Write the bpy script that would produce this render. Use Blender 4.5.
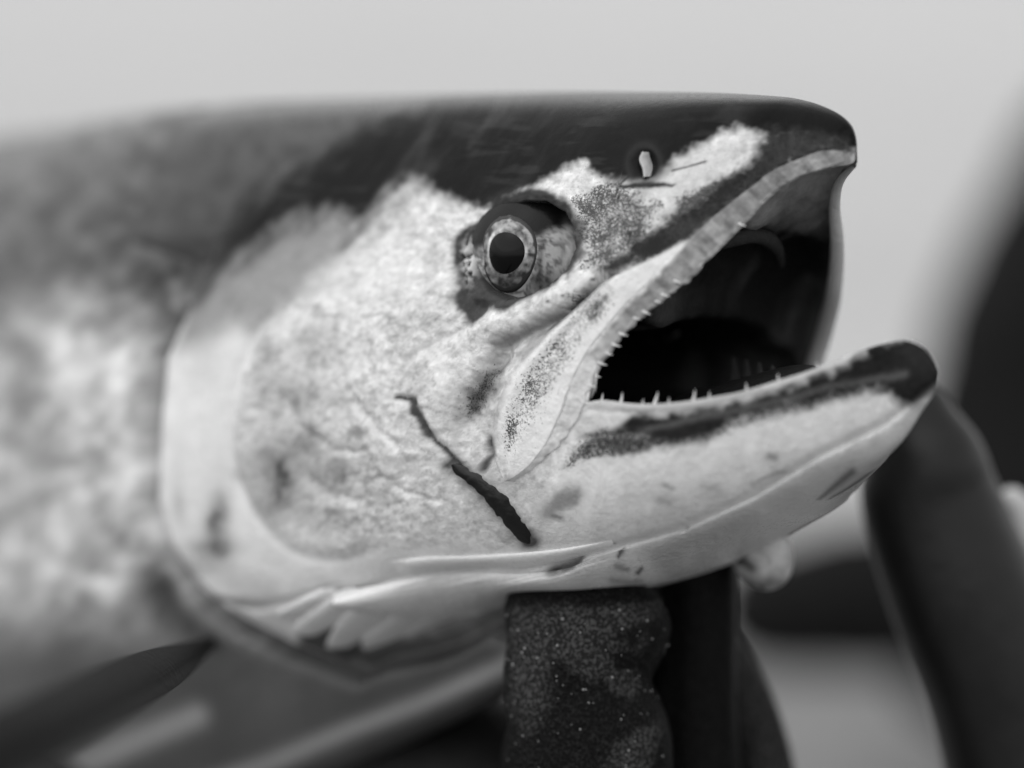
import bpy, bmesh, math, random
import numpy as np
from mathutils import Vector, Matrix

random.seed(4)
rng = np.random.default_rng(4)
for o in list(bpy.data.objects):
    bpy.data.objects.remove(o)
SC = bpy.context.scene
COL = SC.collection

# ------------------------------------------------------------------ camera, sky, sun, exposure
S = 0.0002                 # metres per unit of the working frame (fish frame)
D = 2845.0                 # camera distance to the focus plane, working units
PITCH = math.radians(9.0)
CAM_H = 0.47
CP, SP = math.cos(PITCH), math.sin(PITCH)
BASE = np.array([0.0, 0.0, CAM_H - D * S * SP])


def W(p):
    """working frame (x right, y away, z up, camera level) -> world metres"""
    p = np.asarray(p, float)
    x, y, z = p[..., 0] * S, p[..., 1] * S, p[..., 2] * S
    return np.stack([x, y * CP + z * SP, -y * SP + z * CP], -1) + BASE


cam_d = bpy.data.cameras.new('camera')
cam = bpy.data.objects.new('camera', cam_d)
COL.objects.link(cam)
cam.location = W([0, -D, 0])
cam.rotation_euler = (math.pi / 2 - PITCH, 0, 0)
cam_d.sensor_width = 36
cam_d.lens = 36.0 * D / 1024.0
cam_d.clip_start = 0.01
cam_d.clip_end = 5000
cam_d.dof.use_dof = True
cam_d.dof.focus_distance = (D + 12) * S
cam_d.dof.aperture_fstop = 3.4
SC.camera = cam

world = bpy.data.worlds.new('World')
SC.world = world
world.use_nodes = True
wt = world.node_tree
SUN_EL, SUN_AZ = math.radians(62), math.radians(238)     # azimuth clockwise from +Y
sky = wt.nodes.new('ShaderNodeTexSky')
sky.sky_type = 'NISHITA'
sky.sun_disc = False
sky.sun_elevation = SUN_EL
sky.sun_rotation = SUN_AZ
sky.dust_density = 1.0
sky.air_density = 4.0
bw = wt.nodes.new('ShaderNodeRGBToBW')                    # monochrome photograph
wt.links.new(sky.outputs[0], bw.inputs[0])
wt.links.new(bw.outputs[0], wt.nodes['Background'].inputs[0])
wt.nodes['Background'].inputs[1].default_value = 0.15

sun_d = bpy.data.lights.new('sun', 'SUN')
sun = bpy.data.objects.new('sun', sun_d)
COL.objects.link(sun)
sun_d.energy = 0.8
sun_d.angle = math.radians(100)
sd = Vector((math.sin(SUN_AZ) * math.cos(SUN_EL), math.cos(SUN_AZ) * math.cos(SUN_EL), math.sin(SUN_EL)))
sun.rotation_euler = (-sd).to_track_quat('-Z', 'Y').to_euler()

SC.view_settings.view_transform = 'Standard'
SC.view_settings.look = 'None'
SC.view_settings.gamma = 1
SC.view_settings.exposure = 0.38

# ------------------------------------------------------------------ numeric helpers
def at(u, v, y):
    k = (D + y) / D
    return np.array([(u - 512) * k, y, (384 - v) * k])


def project(P):
    k = D / (D + P[..., 1])
    return 512 + P[..., 0] * k, 384 - P[..., 2] * k


def _hash(ix, iy, seed):
    n = (ix.astype(np.int64) * 374761393 + iy.astype(np.int64) * 668265263 + seed * 974711) & 0xffffffff
    n = ((n ^ (n >> 13)) * 1274126177) & 0xffffffff
    n = n ^ (n >> 16)
    return (n & 0xffff) / 65535.0


def vnoise(x, y, seed=0):
    ix, iy = np.floor(x), np.floor(y)
    fx, fy = x - ix, y - iy
    fx = fx * fx * (3 - 2 * fx)
    fy = fy * fy * (3 - 2 * fy)
    a, b = _hash(ix, iy, seed), _hash(ix + 1, iy, seed)
    c, d = _hash(ix, iy + 1, seed), _hash(ix + 1, iy + 1, seed)
    return (a * (1 - fx) + b * fx) * (1 - fy) + (c * (1 - fx) + d * fx) * fy


def fbm(u, v, size, octv=4, seed=0):
    r, amp, tot = 0, 1.0, 0
    ca, sa = math.cos(0.6), math.sin(0.6)
    x, y = u / size, v / size
    for k in range(octv):
        r = r + amp * vnoise(x, y, seed + k * 17)
        tot += amp
        amp *= 0.5
        x, y = (x * ca - y * sa) * 2.03 + 11.3, (x * sa + y * ca) * 2.03 + 5.7
    return r / tot


def sstep(a, b, x):
    t = np.clip((x - a) / (b - a), 0, 1)
    return t * t * (3 - 2 * t)


def seg_dist(pts, u, v):
    best = np.full(u.shape, 1e9)
    tt = np.zeros(u.shape)
    n = len(pts) - 1
    for i in range(n):
        ax, ay = pts[i][:2]
        bx, by = pts[i + 1][:2]
        dx, dy = bx - ax, by - ay
        L = dx * dx + dy * dy + 1e-9
        t = np.clip(((u - ax) * dx + (v - ay) * dy) / L, 0, 1)
        d = np.hypot(u - ax - t * dx, v - ay - t * dy)
        m = d < best
        best = np.where(m, d, best)
        tt = np.where(m, (i + t) / n, tt)
    return best, tt


def sdf_poly(P, u, v):
    """signed distance, negative inside"""
    d = np.full(u.shape, 1e9)
    inside = np.zeros(u.shape, bool)
    n = len(P)
    for i in range(n):
        ax, ay = P[i]
        bx, by = P[(i + 1) % n]
        dx, dy = bx - ax, by - ay
        L = dx * dx + dy * dy + 1e-9
        t = np.clip(((u - ax) * dx + (v - ay) * dy) / L, 0, 1)
        d = np.minimum(d, np.hypot(u - ax - t * dx, v - ay - t * dy))
        c = ((ay > v) != (by > v)) & (u < (bx - ax) * (v - ay) / (by - ay + 1e-12) + ax)
        inside ^= c
    return np.where(inside, -d, d)


def boxed(fn, pts, u, v, pad, default):
    xs = [p[0] for p in pts]
    ys = [p[1] for p in pts]
    m = (u > min(xs) - pad) & (u < max(xs) + pad) & (v > min(ys) - pad) & (v < max(ys) + pad)
    out = np.full(u.shape, float(default))
    if m.any():
        out[m] = fn(u[m], v[m])
    return out


def pmask(P, u, v, soft=4.0, wob=0.0, wsize=12.0, seed=1):
    pad = soft * 2 + wob * 2 + 4

    def f(a, b):
        if wob:
            a = a + wob * 2 * (fbm(a, b, wsize, 3, seed) - .5)
            b = b + wob * 2 * (fbm(a, b, wsize, 3, seed + 50) - .5)
        return 1 - sstep(-soft, soft, sdf_poly(P, a, b))
    return boxed(f, P, u, v, pad, 0)


def lmask(P, u, v, w, wob=0.0, seed=3, taper=None):
    pad = w * 3 + wob * 2 + 2

    def f(a, b):
        if wob:
            a = a + wob * 2 * (fbm(a, b, 9, 3, seed) - .5)
            b = b + wob * 2 * (fbm(a, b, 9, 3, seed + 50) - .5)
        d, t = seg_dist(P, a, b)
        ww = w if taper is None else w * (taper[0] + (taper[1] - taper[0]) * t)
        return np.exp(-(d / ww) ** 2)
    return boxed(f, P, u, v, pad, 0)


def spot(u, v, cx, cy, rx, ry, rot=0):
    c, s_ = math.cos(rot), math.sin(rot)
    a, b = u - cx, v - cy
    x, y = (a * c + b * s_) / rx, (-a * s_ + b * c) / ry
    return np.exp(-(x * x + y * y))


def catmull(pts, n=24):
    P = np.array(pts, float)
    Q = np.vstack([2 * P[0] - P[1], P, 2 * P[-1] - P[-2]])
    out = []
    for i in range(1, len(Q) - 2):
        t = np.linspace(0, 1, n, endpoint=False)[:, None]
        p0, p1, p2, p3 = Q[i - 1], Q[i], Q[i + 1], Q[i + 2]
        out.append(0.5 * ((2 * p1) + (-p0 + p2) * t + (2 * p0 - 5 * p1 + 4 * p2 - p3) * t ** 2 + (-p0 + 3 * p1 - 3 * p2 + p3) * t ** 3))
    out.append(P[-1:])
    return np.vstack(out)


def resample(pts, n):
    P = catmull(pts, 16)
    d = np.r_[0, np.cumsum(np.linalg.norm(np.diff(P, axis=0), axis=1))]
    s = np.linspace(0, d[-1], n)
    return np.stack([np.interp(s, d, P[:, k]) for k in range(P.shape[1])], -1)


# ------------------------------------------------------------------ scene helpers
def mesh_obj(name, verts, faces, mat, parent=None, smooth=True, attrs=None, origin=None):
    """verts in world metres (numpy); faces = (n,4) array or list"""
    verts = np.asarray(verts, float)
    if origin is None:
        origin = np.zeros(3)
        if parent is not None:
            root = parent
            while root.parent is not None:
                root = root.parent
            origin = np.array(root['org'])
    me = bpy.data.meshes.new(name)
    v = verts - origin
    if isinstance(faces, np.ndarray):
        n, k = faces.shape
        me.vertices.add(len(v))
        me.vertices.foreach_set('co', v.astype(np.float32).ravel())
        me.loops.add(n * k)
        me.loops.foreach_set('vertex_index', faces.astype(np.int32).ravel())
        me.polygons.add(n)
        me.polygons.foreach_set('loop_start', np.arange(0, n * k, k, dtype=np.int32))
        me.update(calc_edges=True)
        me.validate()
    else:
        me.from_pydata([tuple(q) for q in v], [], faces)
        me.update()
    if smooth:
        me.polygons.foreach_set('use_smooth', np.ones(len(me.polygons), bool))
    for k, a in (attrs or {}).items():
        at_ = me.attributes.new(k, 'FLOAT', 'POINT')
        at_.data.foreach_set('value', np.asarray(a, np.float32))
    me.materials.append(mat)
    o = bpy.data.objects.new(name, me)
    COL.objects.link(o)
    if parent is not None:
        o.parent = parent
    else:
        o.location = origin
    return o


def empty(name, org, label, cat, group=None):
    o = bpy.data.objects.new(name, None)
    COL.objects.link(o)
    o.location = org
    o.empty_display_size = 0.02
    o['org'] = [float(x) for x in org]
    o['label'] = label
    o['category'] = cat
    if group:
        o['group'] = group
    return o


def grid_faces(idx):
    a, b = idx[:-1, :-1].ravel(), idx[1:, :-1].ravel()
    c, d = idx[1:, 1:].ravel(), idx[:-1, 1:].ravel()
    return np.stack([a, b, c, d], -1)


class NT:
    def __init__(self, name):
        self.m = bpy.data.materials.new(name)
        self.m.use_nodes = True
        self.t = self.m.node_tree
        self.b = self.t.nodes['Principled BSDF']

    def n(self, typ, **kw):
        x = self.t.nodes.new(typ)
        for k, v in kw.items():
            setattr(x, k, v)
        return x

    def l(self, a, b):
        self.t.links.new(a, b)

    def math(self, op, a, b=None, clamp=False):
        x = self.n('ShaderNodeMath', operation=op, use_clamp=clamp)
        for i, s_ in enumerate((a, b)):
            if s_ is None:
                continue
            if isinstance(s_, (int, float)):
                x.inputs[i].default_value = s_
            else:
                self.l(s_, x.inputs[i])
        return x.outputs[0]

    def noise(self, scale, detail=3, rough=.55, vec=None):
        x = self.n('ShaderNodeTexNoise')
        x.inputs['Scale'].default_value = scale
        x.inputs['Detail'].default_value = detail
        x.inputs['Roughness'].default_value = rough
        if vec is not None:
            self.l(vec, x.inputs['Vector'])
        return x.outputs['Fac']

    def ramp(self, fac, stops):
        x = self.n('ShaderNodeMapRange', interpolation_type='SMOOTHSTEP')
        self.l(fac, x.inputs['Value'])
        x.inputs['From Min'].default_value, x.inputs['From Max'].default_value = stops[0], stops[1]
        x.inputs['To Min'].default_value, x.inputs['To Max'].default_value = stops[2], stops[3]
        return x.outputs[0]

    def mix(self, f, a, b):
        x = self.n('ShaderNodeMix', data_type='FLOAT')
        for i, s_ in ((0, f), (2, a), (3, b)):
            if isinstance(s_, (int, float)):
                x.inputs[i].default_value = s_
            else:
                self.l(s_, x.inputs[i])
        return x.outputs[0]

    def attr(self, nm):
        x = self.n('ShaderNodeAttribute', attribute_name=nm)
        return x.outputs['Fac']

    def obj(self):
        return self.n('ShaderNodeTexCoord').outputs['Object']

    def bump(self, h, strength, dist, prev=None):
        x = self.n('ShaderNodeBump')
        x.inputs['Strength'].default_value = strength
        x.inputs['Distance'].default_value = dist
        self.l(h, x.inputs['Height'])
        if prev is not None:
            self.l(prev, x.inputs['Normal'])
        return x.outputs[0]


def skin_material(name, rough=.33, spec=.34, bump=.6, coat=.12, sub=True):
    k = NT(name)
    oc = k.obj()
    alb, spk, rgh = k.attr('alb'), k.attr('spk'), k.attr('rgh')
    fine = k.noise(3300, 2, .6, oc)            # pigment dots ~ 2 units wide
    mid = k.noise(1100, 3, .6, oc)
    nn = k.math('ADD', k.math('MULTIPLY', fine, .72), k.math('MULTIPLY', mid, .28))
    thr = k.math('SUBTRACT', .74, k.math('MULTIPLY', spk, .46))
    dotm = k.math('MULTIPLY', k.ramp(k.math('SUBTRACT', nn, thr), (-.02, .05, 0, 1)), k.ramp(spk, (0, .06, 0, 1)))
    grain = k.math('ADD', .84, k.math('MULTIPLY', k.noise(1500, 4, .65, oc), .32))
    base = k.math('MULTIPLY', alb, grain)
    col = k.mix(k.math('MULTIPLY', dotm, .92), base, .014)
    k.l(col, k.b.inputs['Base Color'])
    r = k.math('ADD', rgh, k.math('MULTIPLY', k.math('SUBTRACT', k.noise(900, 3, .6, oc), .5), .22))
    k.l(r, k.b.inputs['Roughness'])
    k.l(k.ramp(rgh, (.26, .35, .09, spec)), k.b.inputs['Specular IOR Level'])
    k.l(k.ramp(rgh, (.26, .35, 0, coat)), k.b.inputs['Coat Weight'])
    k.b.inputs['Coat Roughness'].default_value = .14
    h = k.math('ADD', k.math('MULTIPLY', k.noise(700, 4, .6, oc), 1.0), k.math('MULTIPLY', dotm, .12))
    b = k.bump(h, bump, .0006)
    k.l(k.ramp(rgh, (.26, .35, .12, bump)), b.node.inputs['Strength'])
    k.l(b, k.b.inputs['Normal'])
    return k.m


M_SKIN = skin_material('fish_skin')


def flat_material(name, col, rough=.5, spec=.5, nscale=600, namp=.25, bump=.2, bdist=.0005, coat=0., attr=None):
    k = NT(name)
    oc = k.obj()
    n_ = k.noise(nscale, 4, .6, oc)
    f = k.math('ADD', 1 - namp, k.math('MULTIPLY', n_, 2 * namp))
    c = k.math('MULTIPLY', k.attr(attr) if attr else col, f)
    k.l(c, k.b.inputs['Base Color'])
    k.b.inputs['Roughness'].default_value = rough
    k.b.inputs['Specular IOR Level'].default_value = spec
    k.b.inputs['Coat Weight'].default_value = coat
    k.b.inputs['Coat Roughness'].default_value = .08
    k.l(k.bump(n_, bump, bdist), k.b.inputs['Normal'])
    return k.m


# ------------------------------------------------------------------ the setting: water, bank
def ground_sheets():
    k = NT('water_surface')
    oc = k.obj()
    k.l(k.ramp(k.noise(.55, 3, .55, oc), (.3, .7, .25, .34)), k.b.inputs['Base Color'])
    k.b.inputs['Roughness'].default_value = .22
    k.b.inputs['IOR'].default_value = 1.33
    mp = k.n('ShaderNodeMapping')
    mp.inputs['Scale'].default_value = (1, 2.2, 1)
    k.l(oc, mp.inputs['Vector'])
    k.l(k.bump(k.noise(5, 5, .55, mp.outputs[0]), .35, .03), k.b.inputs['Normal'])
    w = mesh_obj('water', [(-900, 1.62, -.03), (900, 1.62, -.03), (900, 3000, -.03), (-900, 3000, -.03)], [(0, 1, 2, 3)], k.m, smooth=False)
    w['kind'] = 'structure'
    k = NT('bank_ground')
    oc = k.obj()
    n1, n2 = k.noise(14, 6, .6, oc), k.noise(90, 4, .6, oc)
    k.l(k.math('MULTIPLY', k.math('ADD', .6, k.math('MULTIPLY', n1, .8)), .17), k.b.inputs['Base Color'])
    k.b.inputs['Roughness'].default_value = .8
    k.l(k.bump(k.math('ADD', n1, k.math('MULTIPLY', n2, .4)), .6, .01), k.b.inputs['Normal'])
    nx, ny = 60, 50
    xs, ys = np.linspace(-6, 6, nx), np.linspace(-6, 1.9, ny)
    X, Y = np.meshgrid(xs, ys, indexing='ij')
    Z = .02 * (fbm(X * 100, Y * 100, 60, 3, 9) - .5) - sstep(1.45, 1.85, Y) * .08
    idx = np.arange(nx * ny).reshape(nx, ny)
    g = mesh_obj('ground', np.stack([X, Y, Z], -1).reshape(-1, 3), grid_faces(idx), k.m)
    g['kind'] = 'structure'


ground_sheets()

# ------------------------------------------------------------------ fish frame
TH = math.radians(40)
CT, ST = math.cos(TH), math.sin(TH)
F = np.array([CT, -ST, 0])            # towards the snout
N = np.array([-ST, -CT, 0])           # out of the near cheek
YT = -40.0
T = np.array([(855 - 512) * (D + YT) / D, YT, 0])


def canon(u, v, h):
    u, v, h = np.broadcast_arrays(np.asarray(u, float), np.asarray(v, float), np.asarray(h, float))
    d = np.stack([(u - 512) / D, np.ones_like(u), (384 - v) / D], -1)
    C = np.array([0, -D, 0.])
    lam = (h + (T - C) @ N) / (d @ N)
    P = C + lam[..., None] * d
    return (P - T) @ F, P[..., 2]


def place(X, Z, h):
    X, Z, h = np.broadcast_arrays(np.asarray(X, float), np.asarray(Z, float), np.asarray(h, float))
    P = T + X[..., None] * F + h[..., None] * N
    P = P.copy()
    P[..., 2] = Z
    return P


def curve(pts):
    """[(u, v, h)] -> interpolators of Z and h over X"""
    P = np.array(pts, float)
    X, Z = canon(P[:, 0], P[:, 1], P[:, 2])
    Q = catmull(np.stack([X, Z, P[:, 2]], -1), 20)
    o = np.argsort(Q[:, 0], kind='stable')
    Q = Q[o]
    return (lambda x: np.interp(x, Q[:, 0], Q[:, 1])), (lambda x: np.maximum(0, np.interp(x, Q[:, 0], Q[:, 2]))), X[0], X[-1]


dorsal = [(-300, 190, 0), (0, 133, 0), (130, 113, 0), (250, 102, 0), (400, 96, 0), (550, 92, 0), (650, 92, 0), (720, 93, 0),
          (780, 96.5, 0), (805, 100.5, 0), (825, 107, 0), (840, 115, 0), (850, 125, 0), (855, 137, 0), (856, 150, 0)]
seam = [(-330, 440, 215), (100, 430, 205), (200, 430, 200), (330, 425, 192), (480, 415, 183)]
lip_u = [(586, 401, 178), (592, 381, 176), (604, 358, 172), (621, 336, 164), (640, 317, 153), (665, 297, 138), (689, 278, 122), (712, 253, 106), (742, 223, 82),
         (764, 199, 62), (790, 180, 44), (815, 170, 30), (835, 166, 18), (848, 164, 8), (854, 159, 3), (856, 151, 0)]
lip_l = [(586, 402, 178), (603, 400, 175), (626, 403, 170), (650, 404, 162), (680, 402, 150), (718, 396, 132), (743, 391, 116), (776, 381, 96),
         (799, 374, 82), (816, 368, 72), (841, 358, 54), (862, 350, 36), (887, 343, 19), (905, 340.5, 9), (922, 347, 3.5), (932, 358, 1.5), (939, 371, 0)]
ventral = [(-300, 560, 0), (150, 640, 0), (300, 676, 0), (370, 676, 0), (430, 648, 0), (480, 620, 0), (520, 604, 0), (560, 594, 0), (613, 593, 0), (640, 588, 0),
           (690, 572, 0), (740, 545, 0), (790, 522, 0), (806, 511, 0), (852, 481, 0), (897, 446, 0), (922, 411, 0), (935, 391, 0), (939, 373, 0)]

zD, _, _, XTIP = curve(dorsal)
zU, hU, _, _ = curve(seam + lip_u)
zL, hL, _, XJAW = curve(seam + lip_l)
zV, _, _, _ = curve(ventral)
XC = float(canon(586, 401.5, 178)[0])
PL, QL = 4.2, 2.0


def prof_u(t):
    t = np.clip(t, 0, 1)
    return .62 * (1 - np.exp(-t / .05)) + .38 * (1 - (1 - t) ** 1.8)


def prof_l(t):
    return (1 - np.clip(t, 0, 1) ** PL) ** (1 / QL)


_xs = np.linspace(-1100, 200, 1301)
_g = np.exp(-(np.arange(-150, 151) / 55.0) ** 2)
_zs = np.convolve(np.pad(zU(np.minimum(_xs, XTIP)), 150, mode='edge'), _g / _g.sum(), 'valid')
_hs = np.convolve(np.pad(hU(np.minimum(_xs, XTIP)), 150, mode='edge'), _g / _g.sum(), 'valid')


def up_h(X, Z):
    """half width above the lip; the crown keeps its curve past the mouth corner"""
    zd, zu = zD(X), zU(X)
    zs = np.minimum(np.interp(X, _xs, _zs), zd - 4)
    e = sstep(-110, -10, X)
    hs = np.interp(X, _xs, _hs) * (1 - e) + hU(X) * e
    w = np.clip((zd - Z) / np.maximum(zd - zu, 1e-3), 0, 1) ** 3
    return np.maximum(hs * prof_u((zd - Z) / (zd - zs)) + (hU(X) - hs * prof_u((zd - zu) / (zd - zs))) * w, 0)


def low_h(X, t):
    blunt = 10 * sstep(40, 95, X) * np.sqrt(np.clip((XJAW - X) / 45, 0, 1))
    return hL(X) * prof_l(t) + blunt * np.sin(math.pi * np.clip(t, 0, 1)) ** .7


def flare(X):
    return 1 + .17 * sstep(-520, XC, X) * (1 - sstep(XC + 30, XTIP, X))


def Hfun(X, Z):
    zd, zu, zl, zv = zD(X), zU(X), zL(X), zV(X)
    tu = (zd - Z) / np.maximum(zd - zu, 1e-3)
    tl = (zl - Z) / np.maximum(zl - zv, 1e-3)
    return np.where(Z >= zu, up_h(X, Z), np.where(Z <= zl, low_h(X, tl), hU(X)))


def surf(u, v):
    u, v = np.asarray(u, float), np.asarray(v, float)
    h = np.full(u.shape, 140.0)
    for _ in range(60):
        X, Z = canon(u, v, h)
        h = h + .5 * (Hfun(X, Z) - h)
    X, Z = canon(u, v, h)
    return X, Z, h


# ------------------------------------------------------------------ outlines read off the animal
GILL_EDGE = [(422, 104), (366, 126), (319, 158), (262, 191), (222, 238), (199, 289), (169, 358), (163, 421), (160, 501), (174, 547), (203, 587), (219, 602),
             (256, 624), (294, 643), (325, 655), (350, 666), (375, 655), (412, 648), (440, 640), (480, 618)]
HEAD_POLY = GILL_EDGE + [(700, 640), (1000, 500), (1000, 60), (422, 60)]
PREOP = [(300, 300), (289, 317), (263, 369), (252, 421), (257, 467), (277, 512), (312, 547), (358, 555), (392, 541), (409, 524)]
PREOP_RAW = PREOP
THROAT = [(219, 600), (262, 607), (310, 600), (347, 588), (375, 587), (406, 577), (444, 571), (478, 568), (519, 569), (550, 562), (603, 550), (659, 535),
          (680, 529), (751, 496), (816, 456), (882, 424), (937, 385)]
ORBIT = [(546, 202), (565, 213), (574, 229), (575, 248), (566, 270), (549, 285), (527, 296), (510, 299), (493, 291), (484, 276), (480, 252), (483, 235), (492, 219), (507, 208), (526, 202)]
MAX_L = [(684, 242), (648, 261), (611, 279), (593, 294), (573, 312), (552, 331), (537, 348), (522, 364), (509, 387), (501, 412), (498, 440), (502, 462), (514, 481)]
MAX_R = [(690, 240), (655, 279), (630, 303), (610, 327), (597, 343), (586, 360), (578, 376), (571, 393), (563, 416), (549, 445), (533, 466), (514, 481)]
OPEN_RAW = [(712, 253), (689, 278), (665, 297), (640, 317), (621, 336), (604, 358), (592, 381), (586, 401), (578, 418), (570, 432), (548, 456), (516, 482)]
OPEN_U = [(x + 1.3 * math.sin(i * 2.4) + 1.0 * math.sin(i * 5.1 + 1), y + .8 * math.sin(i * 3.3)) for i, (x, y) in enumerate([tuple(q) for q in resample(OPEN_RAW, 46)])]
DARK_BACK = [(199, 291), (220, 238), (262, 191), (319, 158), (366, 126), (422, 104), (400, 40), (860, 40), (870, 140), (857, 152), (838, 142), (800, 136), (766, 134), (745, 128),
             (718, 133), (694, 147), (674, 160), (668, 172), (655, 182), (628, 181), (605, 177), (597, 174), (585, 161), (566, 168), (552, 176), (527, 190), (500, 206), (478, 207), (465, 203),
             (440, 190), (412, 185), (390, 203), (368, 232), (345, 254), (340, 246), (352, 224), (340, 216), (319, 214), (281, 226), (244, 257)]
BAND = [(766, 127), (800, 127), (848, 136), (853, 146), (850, 158), (822, 155), (794, 166), (773, 177), (752, 193), (719, 219), (697, 236), (674, 253), (640, 264), (612, 277), (600, 270), (640, 238), (668, 220), (690, 205), (708, 190), (726, 176), (752, 160), (758, 144), (768, 132)]
GUM_OUT = [(690, 240), (715, 215), (749, 188), (770, 172), (792, 161), (822, 150), (850, 152)]
JAW_DARK = [(586, 446), (612, 428), (627, 412), (660, 412), (692, 408), (743, 399), (776, 388), (799, 381), (841, 365), (887, 336), (945, 336), (950, 380), (936, 396), (918, 407), (903, 408), (888, 396), (872, 390), (852, 394), (836, 398), (811, 407), (790, 410), (758, 416), (733, 424), (708, 440), (680, 446), (657, 447), (640, 452), (610, 450), (588, 456)]


def paint(u, v):
    """pigment of the near side, gill shade painted in: albedo, speckle density, roughness"""
    n40, n14, n6 = fbm(u, v, 46, 4, 3), fbm(u, v, 15, 4, 21), fbm(u, v, 5.5, 3, 33)
    A = .60 + .26 * (n40 - .5) + .30 * (n14 - .5) + (.12 + .14 * sstep(280, 470, u)) * (n6 - .5)
    K = np.clip(.10 + .35 * (n14 - .45), 0, .3)
    fl = fbm(u, v, 7.5, 3, 101)
    A = A * (1 - .26 * sstep(.60, .70, fl) * sstep(.35, .6, n40)) * (1 - .16 * sstep(.56, .7, fbm(u, v, 3.4, 2, 103)))
    A = A * (1 + .14 * sstep(.60, .75, fbm(u, v, 6, 2, 105)))
    R = np.full(u.shape, .36) - .08 * sstep(.5, .7, n14)

    def put(m, val):
        nonlocal A
        A = A * (1 - m) + val * m

    def spk(m, val):
        nonlocal K
        K = K * (1 - m) + val * m
    # smooth pale gill cover, pale throat
    m = pmask([(289, 317), (263, 369), (252, 421), (257, 467), (277, 512), (312, 547), (360, 556), (420, 545), (600, 545), (760, 490), (900, 430), (760, 620), (440, 650), (350, 670), (150, 600), (150, 330), (230, 310)], u, v, 8)
    put(m * .9, .70 + .14 * (n40 - .5) + .10 * (n14 - .5))
    spk(m, 0)
    for c in [(296, 475, 24, 34, .6), (326, 440, 16, 16, .35), (312, 395, 30, 22, .28), (350, 475, 26, 26, .32), (352, 520, 34, 13, .22), (284, 350, 12, 22, .22),
              (376, 432, 10, 7, .3), (330, 340, 30, 22, .18), (235, 520, 14, 34, .42), (230, 548, 30, 10, .32), (206, 565, 22, 14, .25), (214, 350, 26, 26, .14), (190, 500, 10, 40, .14), (360, 400, 16, 10, .2), (400, 500, 14, 10, .2), (420, 320, 26, 8, .18), (305, 505, 26, 12, .25), (385, 470, 20, 30, .15),
              (255, 475, 10, 8, .2), (248, 605, 26, 9, .3), (300, 615, 26, 10, .18)]:
        A *= 1 - min(1.75 * c[4], .85) * spot(u, v, *c[:4]) * np.clip(.35 + 1.5 * (n14 - .1), 0, 1.3)
    # mottled cheek lines
    vein = np.abs(fbm(u, v, 22, 4, 71) - .5)
    m = pmask([(300, 320), (470, 290), (520, 360), (490, 440), (420, 530), (330, 540), (265, 460), (265, 380)], u, v, 16)
    A *= 1 - .30 * m * (1 - sstep(0, .028, vein))
    # grey nape, dark back
    m = pmask([(190, 300), (225, 235), (300, 215), (352, 222), (340, 258), (318, 285), (288, 318), (230, 335), (185, 345)], u, v, 18, 8, 24, 5)
    put(m * .9, .17 + .12 * (n14 - .5))
    m = lmask([(330, 285), (300, 300), (270, 325)], u, v, 10, 4, 8)
    put(m * .6, .2)
    m = lmask([(318, 300), (342, 268), (372, 225), (400, 196)], u, v, 9, 3, 8)
    put(m * .6, .5)
    dh = sdf_poly(HEAD_POLY, u, v)
    m = sstep(-26, -8, dh) * sstep(335, 290, v)
    put(m, .065 + .06 * (n14 - .5))
    ua = u + 10 * (fbm(u, v, 9, 3, 7) - .5)
    va = v + 10 * (fbm(u, v, 9, 3, 57) - .5)
    rear = sstep(500, 340, u)
    stk = fbm((v * .8 - u * .6) * .25, u * .8 + v * .6, 15, 4, 58) - .5
    db = sdf_poly(DARK_BACK, ua, va) + 26 * stk * (.25 + rear)
    sf = 6 + 14 * rear
    m = 1 - sstep(-sf, sf, db)
    dk = .002 + .004 * n14 + .012 * sstep(.52, .7, fbm(u * .2 + v * .1, v, 7, 3, 107)) * sstep(.4, .6, n40) + .022 * sstep(.5, .8, stk + .5) * sstep(640, 400, u)
    put(m, dk)
    spk(m, 0)
    R = R * (1 - m) + .20 * m
    # snout: dark band along the lip, speckled cheek patch before the eye
    m = pmask(BAND, u, v, 7, 7, 8, 11)
    put(m * .97, .006 + .03 * n6)
    spk(m, .35)
    m = pmask([(556, 200), (600, 178), (636, 186), (660, 205), (654, 232), (640, 250), (604, 270), (580, 268), (584, 240), (574, 222)], u, v, 14, 8, 12, 13)
    spk(m, .66 + .5 * (n14 - .5))
    m = pmask([(676, 196), (720, 180), (756, 170), (735, 190), (700, 214), (670, 226)], u, v, 10, 6, 10, 14)
    spk(m, .75)
    m = pmask([(520, 186), (556, 172), (586, 160), (604, 178), (580, 196), (530, 206)], u, v, 6, 3)
    spk(m, .22)
    m = spot(u, v, 655, 246, 24, 12, -.7)
    spk(m, .8)
    m = pmask([(640, 182), (690, 155), (745, 135), (750, 146), (716, 172), (668, 200)], u, v, 8, 4, 9, 15)
    put(m * .6, .6)
    spk(m, .22)
    # eye surround
    do = boxed(lambda a, b: sdf_poly(ORBIT, a, b), ORBIT, u, v, 60, 60) + 9 * (fbm(u, v, 9, 3, 17) - .5)
    wid = 4 + 22 * sstep(500, 478, u) * sstep(212, 240, v) + 8 * sstep(226, 212, v) * sstep(488, 500, u) + 10 * sstep(285, 300, v) * sstep(530, 505, u)
    m = sstep(wid + 5, wid - 4, do)
    put(m * .96, .008 + .02 * n6)
    R = R * (1 - m) + .3 * m
    spk(m, 0)
    m = pmask([(574, 214), (588, 222), (586, 252), (570, 278), (566, 270), (575, 248)], u, v, 4, 3, 8, 18)
    put(m * .9, .014 + .05 * n6)
    m = spot(u, v, 471, 262, 8, 18) * (sstep(.42, .56, fbm(u, v, 4.5, 2, 91)))
    put(np.clip(m * 1.5, 0, 1), .5)
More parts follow.
